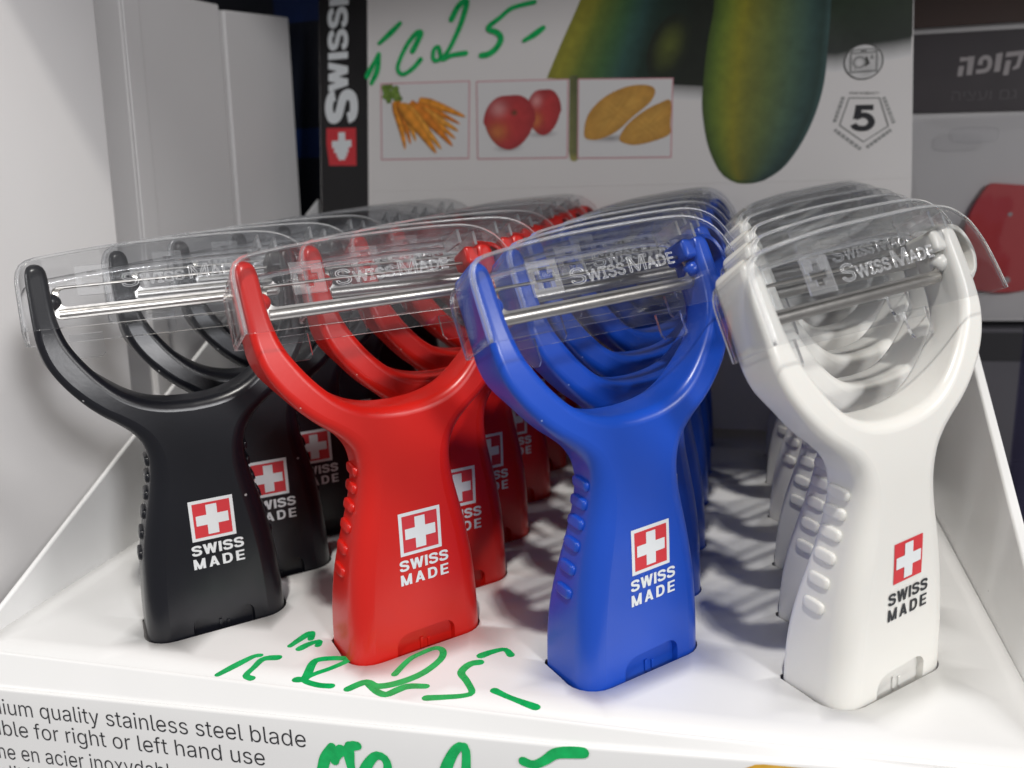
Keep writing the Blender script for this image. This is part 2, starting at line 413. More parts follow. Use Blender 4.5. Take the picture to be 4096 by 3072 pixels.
def pad_mesh(mb, c, ex, ey, ez, a, b, h):
    prof = [(1.0, -0.35), (1.0, 0.35), (.95, .7), (.84, .92), (.6, 1.0)]
    n = 16; vs = []; fs = []
    for s_, hh in prof:
        for i in range(n):
            t = 2 * math.pi * i / n; ct, st = math.cos(t), math.sin(t)
            px = a * s_ * math.copysign(abs(ct) ** .55, ct) ; py = b * s_ * math.copysign(abs(st) ** .55, st)
            vs.append(c + ex * px + ey * py + ez * (h * hh))
    for k in range(len(prof) - 1):
        for i in range(n): fs.append((k * n + i, k * n + (i + 1) % n, (k + 1) * n + (i + 1) % n, (k + 1) * n + i))
    fs.append(tuple((len(prof) - 1) * n + i for i in range(n)))
    mb.add(vs, fs)

# head frame: x across, u up along the tilted head, q depth behind the guard's front face
HO = Vector((0, -6.5, 99.2)); HU = Vector((0, .447, .894)); HN = Vector((0, .894, -.447))
def head(x, u, q): return HO + Vector((x, 0, 0)) + HU * u + HN * q

CAP = [(-40.8, 0), (-40.8, 7), (-40.8, 13.5), (-40.5, 16.8), (-39.5, 19.2), (-37.8, 20.7), (-35, 21.6), (-26, 22.9), (-14, 24.2), (0, 25.0), (12, 25.5), (22, 25.7), (29, 25.4), (34.5, 23.9), (38.8, 20.9), (41.5, 16.6), (43.1, 11.5), (44.0, 5), (44.4, 0)]
def make_guard(parent):
    out = resample(catmull(CAP, 5), 2.2); n = len(out); nor = []
    for i in range(n):
        a = out[max(0, i - 1)]; b = out[min(n - 1, i + 1)]
        d = Vector((b[0] - a[0], b[1] - a[1])).normalized(); nor.append((-d.y, d.x))
    nor[0] = (-1, 0); nor[-1] = (1, 0)
    D = 15.0; r = 1.15; K = 4; rings = []
    for k in range(K + 1):
        a = math.pi / 2 * k / K; dl = r * (1 - math.sin(a)); q = r * (1 - math.cos(a))
        rings.append([(x - nx * dl, u - nz * dl, q) for (x, u), (nx, nz) in zip(out, nor)])
    for k in range(K + 1):
        a = math.pi / 2 * (1 - k / K); dl = r * (1 - math.sin(a)); q = D - r * (1 - math.cos(a))
        rings.append([(x - nx * dl, u - nz * dl, q) for (x, u), (nx, nz) in zip(out, nor)])
    V = [head(x, u - 2.2 * (q / D) * max(0, min(1, u / 18)), q) for r_ in rings for x, u, q in r_]; F = []
    R = len(rings)
    for k in range(R - 1):
        for i in range(n - 1): F.append((k * n + i, (k + 1) * n + i, (k + 1) * n + i + 1, k * n + i + 1))
    for side, b in ((0, 0), (1, (R - 1) * n)):
        f = tuple(range(b, b + n)); F.append(f if side else tuple(reversed(f)))
    fm = [1 if k in (0, 1, 2, 3, 5, 6, 7, 8) else 0 for k in range(R - 1) for i in range(n - 1)] + [0, 0]
    me_o = finish('blade_guard', V, F, [M['clear'], M['rim']], parent, 60, None, fm)
    bm = bmesh.new(); bm.from_mesh(me_o.data)
    for fc in bm.faces:
        if len(fc.verts) > 4: fc.smooth = False      # the big front and back walls stay optically flat
    bmesh.ops.triangulate(bm, faces=[f for f in bm.faces if len(f.verts) > 4])
    bmesh.ops.recalc_face_normals(bm, faces=bm.faces); bm.to_mesh(me_o.data); bm.free()
    so = me_o.modifiers.new('wall', 'SOLIDIFY'); so.thickness = 0.75 * S; so.offset = -1; so.material_offset_rim = 1; so.use_rim = True
    # clips and ribs of the guard
    for x0 in (-29.5, 19.5):
        mb = MB(); pts = [(0, 2), (9, 2), (9, -4.2), (8, -5.4), (1, -5.4), (0, -4.2)]
        fr = [head(x0 + a, u, 13.3) for a, u in pts]; bk = [head(x0 + a, u, 14.2) for a, u in pts]; m = len(pts)
        mb.add(fr + bk, [tuple(range(m)), tuple(reversed(range(m, 2 * m)))]); 
        mb.add(fr + bk, [(i, m + i, m + (i + 1) % m, (i + 1) % m) for i in range(m)], m=1)
        mb.build('guard_clip', [M['clear'], M['rim']], me_o, 30)
    for x0 in (26.5, 31.5):
        mb = MB(); u0 = 24.2 if x0 < 30 else 23.2
        p = [head(x0, u0 - 4.2, 2), head(x0 + .9, u0 - 4.2, 2), head(x0 + .9, u0 - 3.2, 12), head(x0, u0 - 3.2, 12), head(x0, u0, 2), head(x0 + .9, u0, 2), head(x0 + .9, u0, 12), head(x0, u0, 12)]
        hexa(mb, p, 0); mb.build('guard_rib', M['rim'], me_o, 30)
    # embossed cross tile and outlined lettering, proud of the front face
    mb = MB(); u0, u1, x0, x1 = 8.7, 17.6, -25.6, -16.9; k = lambda a, b: (x0 + a * (x1 - x0), u0 + b * (u1 - u0))
    sq = [k(0, 0), k(1, 0), k(1, 1), k(0, 1)]
    cr = [k(*q) for q in ((.36, .2), (.64, .2), (.64, .38), (.82, .38), (.82, .62), (.64, .62), (.64, .8), (.36, .8), (.36, .62), (.18, .62), (.18, .38), (.36, .38))]
    vv = [Vector(q) for q in sq + cr]; ee = [(i, (i + 1) % 4) for i in range(4)] + [(4 + i, 4 + (i + 1) % 12) for i in range(12)]
    v, e, f, *_ = delaunay_2d_cdt(vv, ee, [], 0, 1e-6)
    def incr(t):
        x = sum(v[i].x for i in t) / 3; y = sum(v[i].y for i in t) / 3; c = False
        for (xa, ya), (xb, yb_) in zip(cr, cr[1:] + cr[:1]):
            if (ya > y) != (yb_ > y) and x < (xb - xa) * (y - ya) / (yb_ - ya) + xa: c = not c
        return c
    fr = [head(q.x, q.y, -0.32) for q in v]; mb.add(fr, [tuple(t) for t in f if not incr(t)], m=0)
    for lp in (sq, cr):
        m = len(lp); a = [head(*q, -0.32) for q in lp]; b = [head(*q, 0.02) for q in lp]
        mb.add(a + b, [(i, (i + 1) % m, m + (i + 1) % m, m + i) for i in range(m)], m=1)
    mb.build('embossed_cross', [M['frost'], M['emb']], me_o, 30)
    mb = MB()
    def em(s, x, h, tgt):
        kw = dict(fill_mode='NONE', bevel_depth=0.085 / h, bevel_resolution=0)
        v, f = text_mesh(s, 1.0, FONT, **kw)
        x0 = min(q[0] for q in v); x1 = max(q[0] for q in v); kx = tgt / (x1 - x0)
        mb.add([head(x + (q[0] - x0) * kx, 10.2 + 0.052 * (x + 14 + (q[0] - x0) * kx) + q[1] * h, -0.12 + q[2] * h * .5) for q in v], f)
    em('S', -14.0, 8.0, 4.6); em('WISS', -9.0, 5.9, 12.2); em('M', 4.6, 8.0, 5.6); em('ADE', 10.6, 5.9, 9.4)
    mb.build('embossed_lettering', M['emb'], me_o, 40)
    return me_o

def make_blade(parent):
    mb = MB()
    def q(u): return 7.6 + 0.05 * (u - 11) ** 2
    def rr(x0, x1, u0, u1, r, n=5):
        o = []
        for cx, cy, a0 in ((x1 - r, u1 - r, 0), (x0 + r, u1 - r, 1), (x0 + r, u0 + r, 2), (x1 - r, u0 + r, 3)):
            for i in range(n): a = (a0 + i / (n - 1)) * math.pi / 2; o.append((cx + r * math.cos(a), cy + r * math.sin(a)))
        return o
    o = rr(-32.2, 32.2, 6.0, 15.7, 1.7); i_ = rr(-30.6, 30.4, 9.2, 15.05, 2.0); n = len(o)
    def P(lp, dq): return [head(x, u + .02 * x, q(u) + dq) for x, u in lp]
    A, B = P(o, 0), P(i_, 0); A2, B2 = P(o, .7), P(i_, .7)
    mb.add(A + B + A2 + B2, [(i, (i + 1) % n, n + (i + 1) % n, n + i) for i in range(n)] + [(2 * n + i, 3 * n + i, 3 * n + (i + 1) % n, 2 * n + (i + 1) % n) for i in range(n)] +
           [(i, 2 * n + i, 2 * n + (i + 1) % n, (i + 1) % n) for i in range(n)] + [(n + i, n + (i + 1) % n, 3 * n + (i + 1) % n, 3 * n + i) for i in range(n)])
    # folded cutting lip along the slot's upper side and a half-round lower bar
    for u0, rad in ((7.6, 1.15), (15.4, .4)):
        m = 8; vs = []; fs = []
        xs = [-31, -15, 0, 15, 31]
        for x in xs:
            for k in range(m): a = 2 * math.pi * k / m; vs.append(head(x, u0 + .02 * x + rad * math.sin(a), q(u0) - .1 + rad * (.35 if rad > 1 else .8) * math.cos(a)))
        for j in range(len(xs) - 1):
            for k in range(m): fs.append((j * m + k, j * m + (k + 1) % m, (j + 1) * m + (k + 1) % m, (j + 1) * m + k))
        fs += [tuple(range(m)), tuple(reversed(range((len(xs) - 1) * m, len(xs) * m)))]
        mb.add(vs, fs)
    return mb.build('blade', M['steel'], parent, 35)

def make_peeler(colour):
    root = empty('vegetable_peeler'); m = M[colour]
    body = make_body(m, root)
    for z, y in ((26.4, .5), (33.2, 0), (39.7, -.6), (45.7, -1.0), (51.2, -1.3), (56.5, -1.9)):
        for sx in (-1, 1):
            dz = (xhalf(z + 1) - xhalf(z - 1)) / 2
            ez = Vector((sx, 0, -dz)).normalized(); ex = Vector((0, 1, .08)).normalized(); ey = ez.cross(ex).normalized()
            ex = ey.cross(ez)
            mb = MB(); pad_mesh(mb, Vector((sx * xhalf(z), y, z)), ex, ey, ez, 3.3, 1.65, 0.95)
            o = mb.build('grip_bump', m, root, 50)
    for sx in (-1, 1):                            # pivot bosses that hold the blade
        mb = MB(); vs = []; fs = []; n = 12; rings = 6; c = head(sx * 33.2, 11 + .02 * sx * 33, 8.2)
        for k in range(rings + 1):
            a = math.pi / 2 * k / rings
            for i in range(n):
                t = 2 * math.pi * i / n; rr = 2.7 * math.cos(a) + .02
                vs.append(c + Vector((-sx * 3.2 * math.sin(a), 0, 0)) + HU * rr * math.cos(t) + HN * rr * math.sin(t))
        for k in range(rings):
            for i in range(n): fs.append((k * n + i, k * n + (i + 1) % n, (k + 1) * n + (i + 1) % n, (k + 1) * n + i))
        fs.append(tuple(rings * n + i for i in range(n)))
        mb.add(vs, fs); mb.build('pivot_boss', m, root, 60)
    # eye gouger: a bowed loop on the outer side of the right arm
    arc = catmull([(36.2, 115.3), (38.8, 115.2), (41.2, 113.4), (42.5, 110.4), (42.6, 107.4), (41.2, 104.4), (39.2, 102.6), (37.4, 101.4)], 5)
    mb = MB(); n = len(arc); vs = []
    for i, (x, z) in enumerate(arc):
        a = arc[max(0, i - 1)]; b = arc[min(n - 1, i + 1)]; d = Vector((b[0] - a[0], b[1] - a[1])).normalized(); nx, nz = -d.y, d.x
        t = 1.3 if 3 < i < n - 4 else 1.8
        for k, y in ((0, yf(z) + .4), (t, yf(z) + .4), (t, yf(z) + 8.0), (0, yf(z) + 8.0)): vs.append((x - nx * -k * -1, y, z - nz * k))
    fs = []
    for i in range(n - 1):
        for k in range(4): fs.append((i * 4 + k, i * 4 + (k + 1) % 4, (i + 1) * 4 + (k + 1) % 4, (i + 1) * 4 + k))
    fs += [(3, 2, 1, 0), tuple((n - 1) * 4 + k for k in range(4))]
    mb.add(vs, fs); g = mb.build('eye_gouger', m, root, 45)
    bm = bmesh.new(); bm.from_mesh(g.data); bmesh.ops.recalc_face_normals(bm, faces=bm.faces); bm.to_mesh(g.data); bm.free()
    md = g.modifiers.new('bevel', 'BEVEL'); md.width = .35 * S; md.segments = 2; md.limit_method = 'ANGLE'
    mb = MB(); hexa(mb, [head(x, u, q) for u in (14.2, 19.9) for x, q in ((29.2, 4.6), (37.0, 4.6), (37.0, 13.6), (29.2, 13.6))])
    o = mb.build('blade_mount', m, root, 40); md = o.modifiers.new('bevel', 'BEVEL'); md.width = 1.1 * S; md.segments = 3
    make_blade(root)
    make_guard(root)
    # printed emblem
    cx, cz = 1.25, 37.0
    def on(pts, lay): return [(x, yf(z) - 0.11 - lay * 0.06, z) for x, z in pts]
    def flat(name, polys, lay, mt, par):
        v, f = union_tris([resample(p, 1.6, True) if name != 'lettering' else p for p in polys]); return finish(name, on(v, lay), [tuple(t) for t in f], mt, par, None)
    sq = lambda h: [[(cx - h, cz - h), (cx + h, cz - h), (cx + h, cz + h), (cx - h, cz + h)]]
    if colour == 'white':
        e = flat('emblem', sq(5.5), 0, M['red_ink'], root)
    else:
        e = flat('emblem', sq(6.5), 0, M['white_ink'], root); flat('red_field', sq(5.5), 1, M['red_ink'], e)
    a, b = 4.75, 1.6
    flat('white_cross', [[(cx - a, cz - b), (cx + a, cz - b), (cx + a, cz + b), (cx - a, cz + b)], [(cx - b, cz - a), (cx + b, cz - a), (cx + b, cz + a), (cx - b, cz + a)]], 2, M['white_ink'], e)
    p1, w1 = word('SWISS', 3.35, .10, .215); p2, w2 = word('MADE', 3.35, .25, .215)
    flat('lettering', fit(p1, w1, cx - 7.1, cx + 8.3, cz - 11.1) + fit(p2, w2, cx - 7.0, cx + 8.2, cz - 15.5), 1, M['black_ink'] if colour == 'white' else M['white_ink'], e)
    return root

def dup(o, parent=None):
    c = o.copy(); C.objects.link(c)
    if parent: c.parent = parent
    for ch in o.children: dup(ch, c)
    return c

SX, TH = 66.2105, 0.7377
EX = (0, .781, .862, -.835); EY = (0, .233, -.117, 3.344); DT = (0, .0534, .0665, .0429); RL = (.015, .0106, -.0185, -.0376)
ROWY = (0, 33.75, 68.56, 109.0, 146.0, 182.5)
ORD = ('frontmost', 'second', 'third', 'fourth', 'fifth', 'rearmost')
WHERE = {'black': 'row beside the white cartons', 'red': 'row between the black and blue peelers',
         'blue': 'row between the red and white peelers', 'white': 'row beside the right tray wall'}
SLOTS = []
for c, colour in enumerate(('black', 'red', 'blue', 'white')):
    proto = make_peeler(colour)
    for r in range(6):
        o = proto if r == 0 else dup(proto)
        jit = 0 if r == 0 else random.uniform(-.042, .042)
        o.location = Vector((c * SX + EX[c], ROWY[r] + EY[c], 0)) * S
        o.rotation_euler = (0 if r == 0 else random.uniform(-.012, .012), RL[c] + (0 if r == 0 else random.uniform(-.016, .016)), TH + DT[c] + jit)
        lab = '%s %s peeler with clear blade guard, %s' % (ORD[r], colour, WHERE[colour])
        if 0 < r < 5: lab = '%s %s peeler from the front, %s' % (ORD[r], colour, WHERE[colour])
        tag(o, lab, 'peeler', '%s peelers standing in a row' % colour)
        SLOTS.append((o.location.x / S, o.location.y / S, TH + DT[c] + jit))

# ------------------------------------------------------------------ the display tray
stand = tag(empty('display_tray'), 'white cardboard display tray with printed back card, holding all the peelers', 'display tray')
LIPX = [-90, -54.9, 62, 150, 227, 245]; LIPY = [-31.6, -31.8, -32.8, -33.5, -31.4, -31.0]
GAP = [13.2, 10.6, 5.4, 2.4, 1.0, .8]
xs = [-90 + i * (335 / 24) for i in range(25)]
# floor with real slots
slot = [(21.8, 10.9), (-20.2, 10.9), (-21.6, 9.4), (-21.9, 1)] + [(-13.6 + 8.6 * math.cos(a), -2.6 + 8.6 * math.sin(a)) for a in [math.pi + q * math.pi / 12 for q in range(0, 7)]] + \
       [(14 + 8.0 * math.cos(a), -3.2 + 8.0 * math.sin(a)) for a in [1.5 * math.pi + q * math.pi / 12 for q in range(0, 7)]]
pts = [(x, interp(x, LIPX, LIPY)) for x in xs if x > -64.9 and x < 237] ; pts = [(-65, interp(-65, LIPX, LIPY))] + pts + [(237.1, interp(237.1, LIPX, LIPY)), (237.1, 226), (-65, 226)]
P = [Vector(p) for p in pts]; E_ = [(i, (i + 1) % len(pts)) for i in range(len(pts))]
holes = []
for x, y, t in SLOTS:
    b = len(P); ct, st = math.cos(t), math.sin(t); hp = [(x + a * ct - d * st, y + a * st + d * ct) for a, d in slot]
    if max(q[1] for q in hp) > 224: continue
    P += [Vector(q) for q in hp]; E_ += [(b + i, b + (i + 1) % len(hp)) for i in range(len(hp))]; holes.append(hp)
for gx in range(-56, 236, 16):
    for gy in range(-24, 222, 16): P.append(Vector((gx + .3, gy + .2)))
v, e, f, *_ = delaunay_2d_cdt(P, E_, [], 0, 1e-6)
def pin(pt, pg):
    c = False; x, y = pt
    for (x1, y1), (x2, y2) in zip(pg, pg[1:] + pg[:1]):
        if (y1 > y) != (y2 > y) and x < (x2 - x1) * (y - y1) / (y2 - y1) + x1: c = not c
    return c
keep = []
for t in f:
    q = (sum(v[i].x for i in t) / 3, sum(v[i].y for i in t) / 3)
    if pin(q, pts) and not any(pin(q, h) for h in holes): keep.append(tuple(t))
fl = finish('tray_floor', [(q.x, q.y, 0) for q in v], keep, M['card'], stand, 30)
so = fl.modifiers.new('sheet', 'SOLIDIFY'); so.thickness = 0.7 * S; so.offset = -1
# front lip and front panel, lofted along x
PO = Vector((-52, -36.8, -9)); PEX = Vector((.9997, .0071, .0219)); PDN = Vector((.0222, -.0599, -.998))
def lip_end(x): return (PO.y + PEX.y * (x - PO.x), min(-1.2, PO.z + PEX.z * (x - PO.x) + .03 * max(0, x - 120)))
mb = MB(); n = len(xs); prof = []
for x in xs:
    y0 = interp(x, LIPX, LIPY); y1, z1 = lip_end(x)
    prof.append([(y0, 0), (y0 - .35, -.05), (y0 - .7, -.3), (y0 - .95, -.75), (y1 + .45, z1 + .9), (y1 + .1, z1 + .3), (y1 - .25, z1 + .02)])
m = len(prof[0])
mb.add([(x, y, z) for x, p in zip(xs, prof) for y, z in p], [(i * m + j, i * m + j + 1, (i + 1) * m + j + 1, (i + 1) * m + j) for i in range(n - 1) for j in range(m - 1)])
mb.build('front_lip', M['card'], stand, 60)
mb = MB(); K = [(-.25, .0), (-.7, -.1), (-1.0, -.45), (-1.1, -.9)] + [(-1.1 - .06 * d, -.9 - d) for d in (10, 30, 60, 88)]; m = len(K)
mb.add([(x, lip_end(x)[0] + a, lip_end(x)[1] + b) for x in xs for a, b in K], [(i * m + j, i * m + j + 1, (i + 1) * m + j + 1, (i + 1) * m + j) for i in range(n - 1) for j in range(m - 1)])
panel = mb.build('front_panel', M['card'], stand, 60)
def on_panel(x, s_, lay=0):                # point on the front panel; x along it, s_ upward from its top edge
    q = PO + PEX * x - PDN * s_
    return (q.x, lip_end(q.x)[0] - 1.1 + .06 * (q.z - lip_end(q.x)[1] + .9) - .04 - lay * .05, q.z)
# side walls
mb = MB()
hexa(mb, [(-66.8, -33, -6), (-65, -33, -6), (-65, 232, -6), (-66.8, 232, -6), (-66.8, -33, 0.7), (-65, -33, 0.6), (-65, 232, 122.7), (-66.8, 232, 122.8)])
o = mb.build('side_wall', M['card'], stand); md = o.modifiers.new('bevel', 'BEVEL'); md.width = .7 * S; md.segments = 3
mb = MB(); fl_ = lambda z: 237.2 + .083 * max(0, z)
hexa(mb, [(237.2, -33, -6), (240.2, -33, -6), (240.2, 200, -6), (237.2, 200, -6), (fl_(.8), -33, .8), (fl_(.8) + 3, -33, .8), (fl_(108) + 3, 200, 108), (fl_(108), 200, 108)])
o = mb.build('side_wall', M['card'], stand); md = o.modifiers.new('bevel', 'BEVEL'); md.width = .7 * S; md.segments = 3
# back card
AL = math.atan(.2)
def on_board(x, s_, lay=0):
    return (x, 225 + s_ * math.sin(AL) - lay * .06 * math.cos(AL), 120 + s_ * math.cos(AL) + lay * .06 * math.sin(AL))
mb = MB(); prof = [(-60.4, -118), (240.2, -118), (240.4, 3), (238.0, 140), (-61.2, 140)]; m = len(prof)
mb.add([on_board(x, s_, 0) for x, s_ in prof] + [on_board(x, s_, -22) for x, s_ in prof], [tuple(range(m)), tuple(reversed(range(m, 2 * m)))] + [(i, m + i, m + (i + 1) % m, (i + 1) % m) for i in range(m)])
board = mb.build('back_card', M['boardm'], stand, 30)
mb = MB()
vs = []
for i in range(2):
    x = (-32, 240.3)[i]; s0 = (6.5, 2.3)[i]
    for a in range(5): t = math.pi * a / 4; vs.append(on_board(x, s0 + .7 * math.cos(t), 2.5 * math.sin(t)))
mb.add(vs, [(k, k + 1, 5 + k + 1, 5 + k) for k in range(4)]); mb.build('crease', M['boardm'], board, 60)

def printed(name, items, parent, place, material='print', sharp=None):
    """items: (polygons, colour, layer) flat ink on a plane"""
    mb = MB()
    for polys, col, lay in items:
        v, f = union_tris(polys)
        mb.add([place(x, y, lay) for x, y in v], f, [col] * len(v))
    return mb.build(name, M[material], parent, sharp)
def disc(cx, cy, rx, ry, n=28, rot=0):
    c, s_ = math.cos(rot), math.sin(rot)
    return [(cx + rx * math.cos(2 * math.pi * i / n) * c - ry * math.sin(2 * math.pi * i / n) * s_, cy + rx * math.cos(2 * math.pi * i / n) * s_ + ry * math.sin(2 * math.pi * i / n) * c) for i in range(n)]
def patch(mb, outline, centre, lay, colf, place, rings=6):
    """soft printed shape: rings from the outline to a centre with a colour per (x, y, rho)"""
    n = len(outline); vs = []; cs = []
    for k in range(rings):
        t = 1 - k / rings
        for x, y in outline:
            a, b = centre[0] + (x - centre[0]) * t, centre[1] + (y - centre[1]) * t; vs.append(place(a, b, lay)); cs.append(colf(a, b, t))
    vs.append(place(*centre, lay)); cs.append(colf(*centre, 0)); fs = []
    for k in range(rings - 1):
        for i in range(n): fs.append((k * n + i, k * n + (i + 1) % n, (k + 1) * n + (i + 1) % n, (k + 1) * n + i))
    for i in range(n): fs.append(((rings - 1) * n + i, (rings - 1) * n + (i + 1) % n, rings * n))
    mb.add(vs, fs, cs)
def mixc(a, b, t):
    t = max(0, min(1, t)); a = a if len(a) == 4 else (*a, 1); b = b if len(b) == 4 else (*b, 1); return tuple(p + (q - p) * t for p, q in zip(a, b))

# black strip with the upright brand lettering
mb = MB(); q = [(-60.4, -30), (-32.6, -30), (-32.4, 140), (-61.2, 140)]
mb.add([on_board(*p, 1) for p in q], [(0, 1, 2, 3)]); strip = mb.build('black_strip', M['black_card'], board, None)
def turned(s, wt, top, base, y0, y1, track=.08):   # word reading upward: cap tops to the left
    p, w_ = word(s, 1.0, track, wt); k = (y1 - y0) / w_
    return [[(base - b * (base - top), y0 + a * k) for a, b in g] for g in p]
v, f = union_tris(turned('S', .27, -57.3, -38.9, 44.0, 60.6) + turned('WISS', .25, -55.6, -44.0, 60.7, 105.2, .09) + turned('M', .25, -54.7, -43.3, 106.4, 117))
finish('strip_lettering', [on_board(x, y, 2) for x, y in v], f, M['white_ink'], board, None)
a = [(-57.1, 41.3), (-39.6, 40.6), (-39.5, 20.3), (-55.6, 21.0), (-57.2, 33)]
v, f = union_tris([a]); finish('strip_red_square', [on_board(x, y, 2) for x, y in v], f, M['red_ink'], board, None)
cxx, cyy = -48.0, 31.0
v, f = union_tris([bar(cxx - 2.0, cyy - 7.3, cxx + 2.0, cyy + 7.6), bar(cxx - 5.9, cyy - .6, cxx + 5.6, cyy + 3.2), bar(cxx - 4.6, cyy - 3.4, cxx + 3.9, cyy), bar(cxx - 3.0, cyy - 5.6, cxx + 3.0, cyy)])
finish('strip_white_cross', [on_board(x, y, 3) for x, y in v], f, M['white_ink'], board, None)

# large printed courgettes
G1, G2, G3, G4 = (.30, .26, .022), (.10, .15, .020), (.035, .085, .045), (.012, .020, .012)
mb = MB()
Zl = [(149.4, 140), (149.5, 91), (146.6, 72), (144.4, 46.2), (145.3, 33), (148.1, 19.8), (153.5, 8.4), (158.5, 4.2)]
Zr = [(203.4, 140), (203, 86), (202.2, 67.5), (200.9, 48.8), (197, 33.3), (191.1, 20.2), (183, 9.0), (174.5, 3.6)]
Zl = resample(catmull(Zl, 5), 3.5); Zr = resample(catmull(Zr, 5), 3.5); nn = min(len(Zl), len(Zr))
Zl = resample(Zl, 1); Zr = resample(Zr, 1)
rows = 36; colsN = 18; vs = []; cs = []
def zcol(t, v_):
    st = [(0, (.05, .085, .014)), (.08, (.10, .17, .02)), (.17, (.19, .23, .022)), (.27, (.27, .25, .018)), (.38, (.18, .19, .028)), (.55, (.115, .16, .045)), (.72, (.07, .13, .075)), (.86, (.03, .075, .065)), (.97, (.015, .04, .03)), (1, (.04, .09, .085))]
    c = st[-1][1]
    for (a, ca), (b, cb) in zip(st, st[1:]):
        if t <= b: c = mixc(ca, cb, (t - a) / (b - a)); break
    k = 1 - .35 * max(0, (v_ - .78) / .22)
    return (*[x * k for x in c[:3]], c[3] if len(c) == 4 else 1)
for i in range(rows + 1):
    v_ = i / rows; L_ = Zl[int(v_ * (len(Zl) - 1))]; R_ = Zr[int(v_ * (len(Zr) - 1))]
    for j in range(colsN + 1):
        t = j / colsN; vs.append(on_board(L_[0] + (R_[0] - L_[0]) * t, L_[1] + (R_[1] - L_[1]) * t, 3)); cs.append(zcol(t, v_))
mb.add(vs, [(i * (colsN + 1) + j, (i + 1) * (colsN + 1) + j, (i + 1) * (colsN + 1) + j + 1, i * (colsN + 1) + j + 1) for i in range(rows) for j in range(colsN)], cs)
tip = catmull([Zl[-1], (162, 2.7), (166.4, 2.3), (170.5, 2.6), Zr[-1]], 4)
vs = [on_board(*Zl[-1], 3)]; mb.add([on_board(x, y, 3) for x, y in tip], [tuple(range(len(tip)))], [zcol(i / (len(tip) - 1), 1.0) for i in range(len(tip))])
mb.build('courgette_print', M['print'], board, None)
mb = MB()                                   # second courgette and the dark ones behind
Lf = resample(catmull([(101, 140), (83.4, 97), (74.5, 78), (66.4, 59.6)], 4), 1); rows = 20; st = []
vs = []; cs = []; N2 = 16
def z2(t):
    s_ = [(0, (.25, .24, .03)), (.10, (.30, .28, .03)), (.22, (.13, .18, .03)), (.40, (.05, .13, .045)), (.55, (.03, .085, .075)), (.68, (.012, .03, .02)), (1, (.010, .014, .008))]
    c = s_[-1][1]
    for (a, ca), (b, cb) in zip(s_, s_[1:]):
        if t <= b: c = mixc(ca, cb, (t - a) / (b - a)); break
    return c
for i in range(rows + 1):
    v_ = i / rows; L_ = Lf[int(v_ * (len(Lf) - 1))]; rx = 150
    for j in range(N2 + 1):
        t = j / N2; vs.append(on_board(L_[0] + (rx - L_[0]) * t, L_[1] + (49.8 + (L_[1] - 59.6) * 1.12 - L_[1]) * t, 1)); cs.append(z2(min(1, t * (1.0 + .25 * v_))))
mb.add(vs, [(i * (N2 + 1) + j, (i + 1) * (N2 + 1) + j, (i + 1) * (N2 + 1) + j + 1, i * (N2 + 1) + j + 1) for i in range(rows) for j in range(N2)], cs)
q = [(78.3, 60), (78.1, 22), (79.0, 17.8), (81.0, 16.8), (83.0, 17.8), (82.4, 22), (82.4, 60)]
mb.add([on_board(x, y, 1.5) for x, y in q], [tuple(range(7))], [(.15, .16, .06), (.22, .22, .08), (.40, .36, .10), (.42, .38, .12), (.26, .24, .09), (.15, .16, .07), (.10, .11, .05)])
mb.build('courgette_backdrop_print', M['print'], board, None)
mb = MB()
d2 = [(198, 140), (198, 90), (198, 62.4), (206, 61.8), (211, 62.5), (219, 64.9), (232, 65.8), (238.9, 66.8), (238.3, 140)]
mb.add([on_board(x, y, 1) for x, y in d2], [tuple(range(9))], [(.012, .03, .01)] * 2 + [(.03, .035, .03)] * 2 + [(.016, .022, .015)] * 4 + [(.02, .05, .012)])
def soft_edge(line, h, c0, lay):
    n = len(line); W_ = (.72, .71, .70, 0)
    mb.add([on_board(x, y, lay) for x, y in line] + [on_board(x, y - h * .5, lay) for x, y in line] + [on_board(x, y - h, lay) for x, y in line],
           [(k * n + i, (k + 1) * n + i, (k + 1) * n + i + 1, k * n + i + 1) for k in range(2) for i in range(n - 1)], [c0] * n + [mixc(c0, W_, .55)] * n + [W_] * n)
soft_edge([(198, 62.4), (203, 62.2), (206, 61.8), (211, 62.5), (219, 64.9), (232, 65.8), (238.6, 66.8)], 9, (.018, .024, .018), .9)
mb.build('leafy_backdrop_print', M['print'], board, None)
mb = MB(); soft_edge([(118, 58), (131, 54.2), (138, 53.2), (150, 52)], 9, (.012, .014, .01), .9); mb.build('backdrop_soft_edge', M['print'], board, None)  # dark backdrop print fading to white along its lower edge
mb = MB()
dk = disc(128, 70, 10, 17, 20, -.35)
patch(mb, dk, (128, 72), 1.4, lambda x, y, t: mixc((.10, .12, .02), (.012, .017, .009), t * 1.2), on_board, 5)
mb.build('leaf_print', M['print'], board, None)

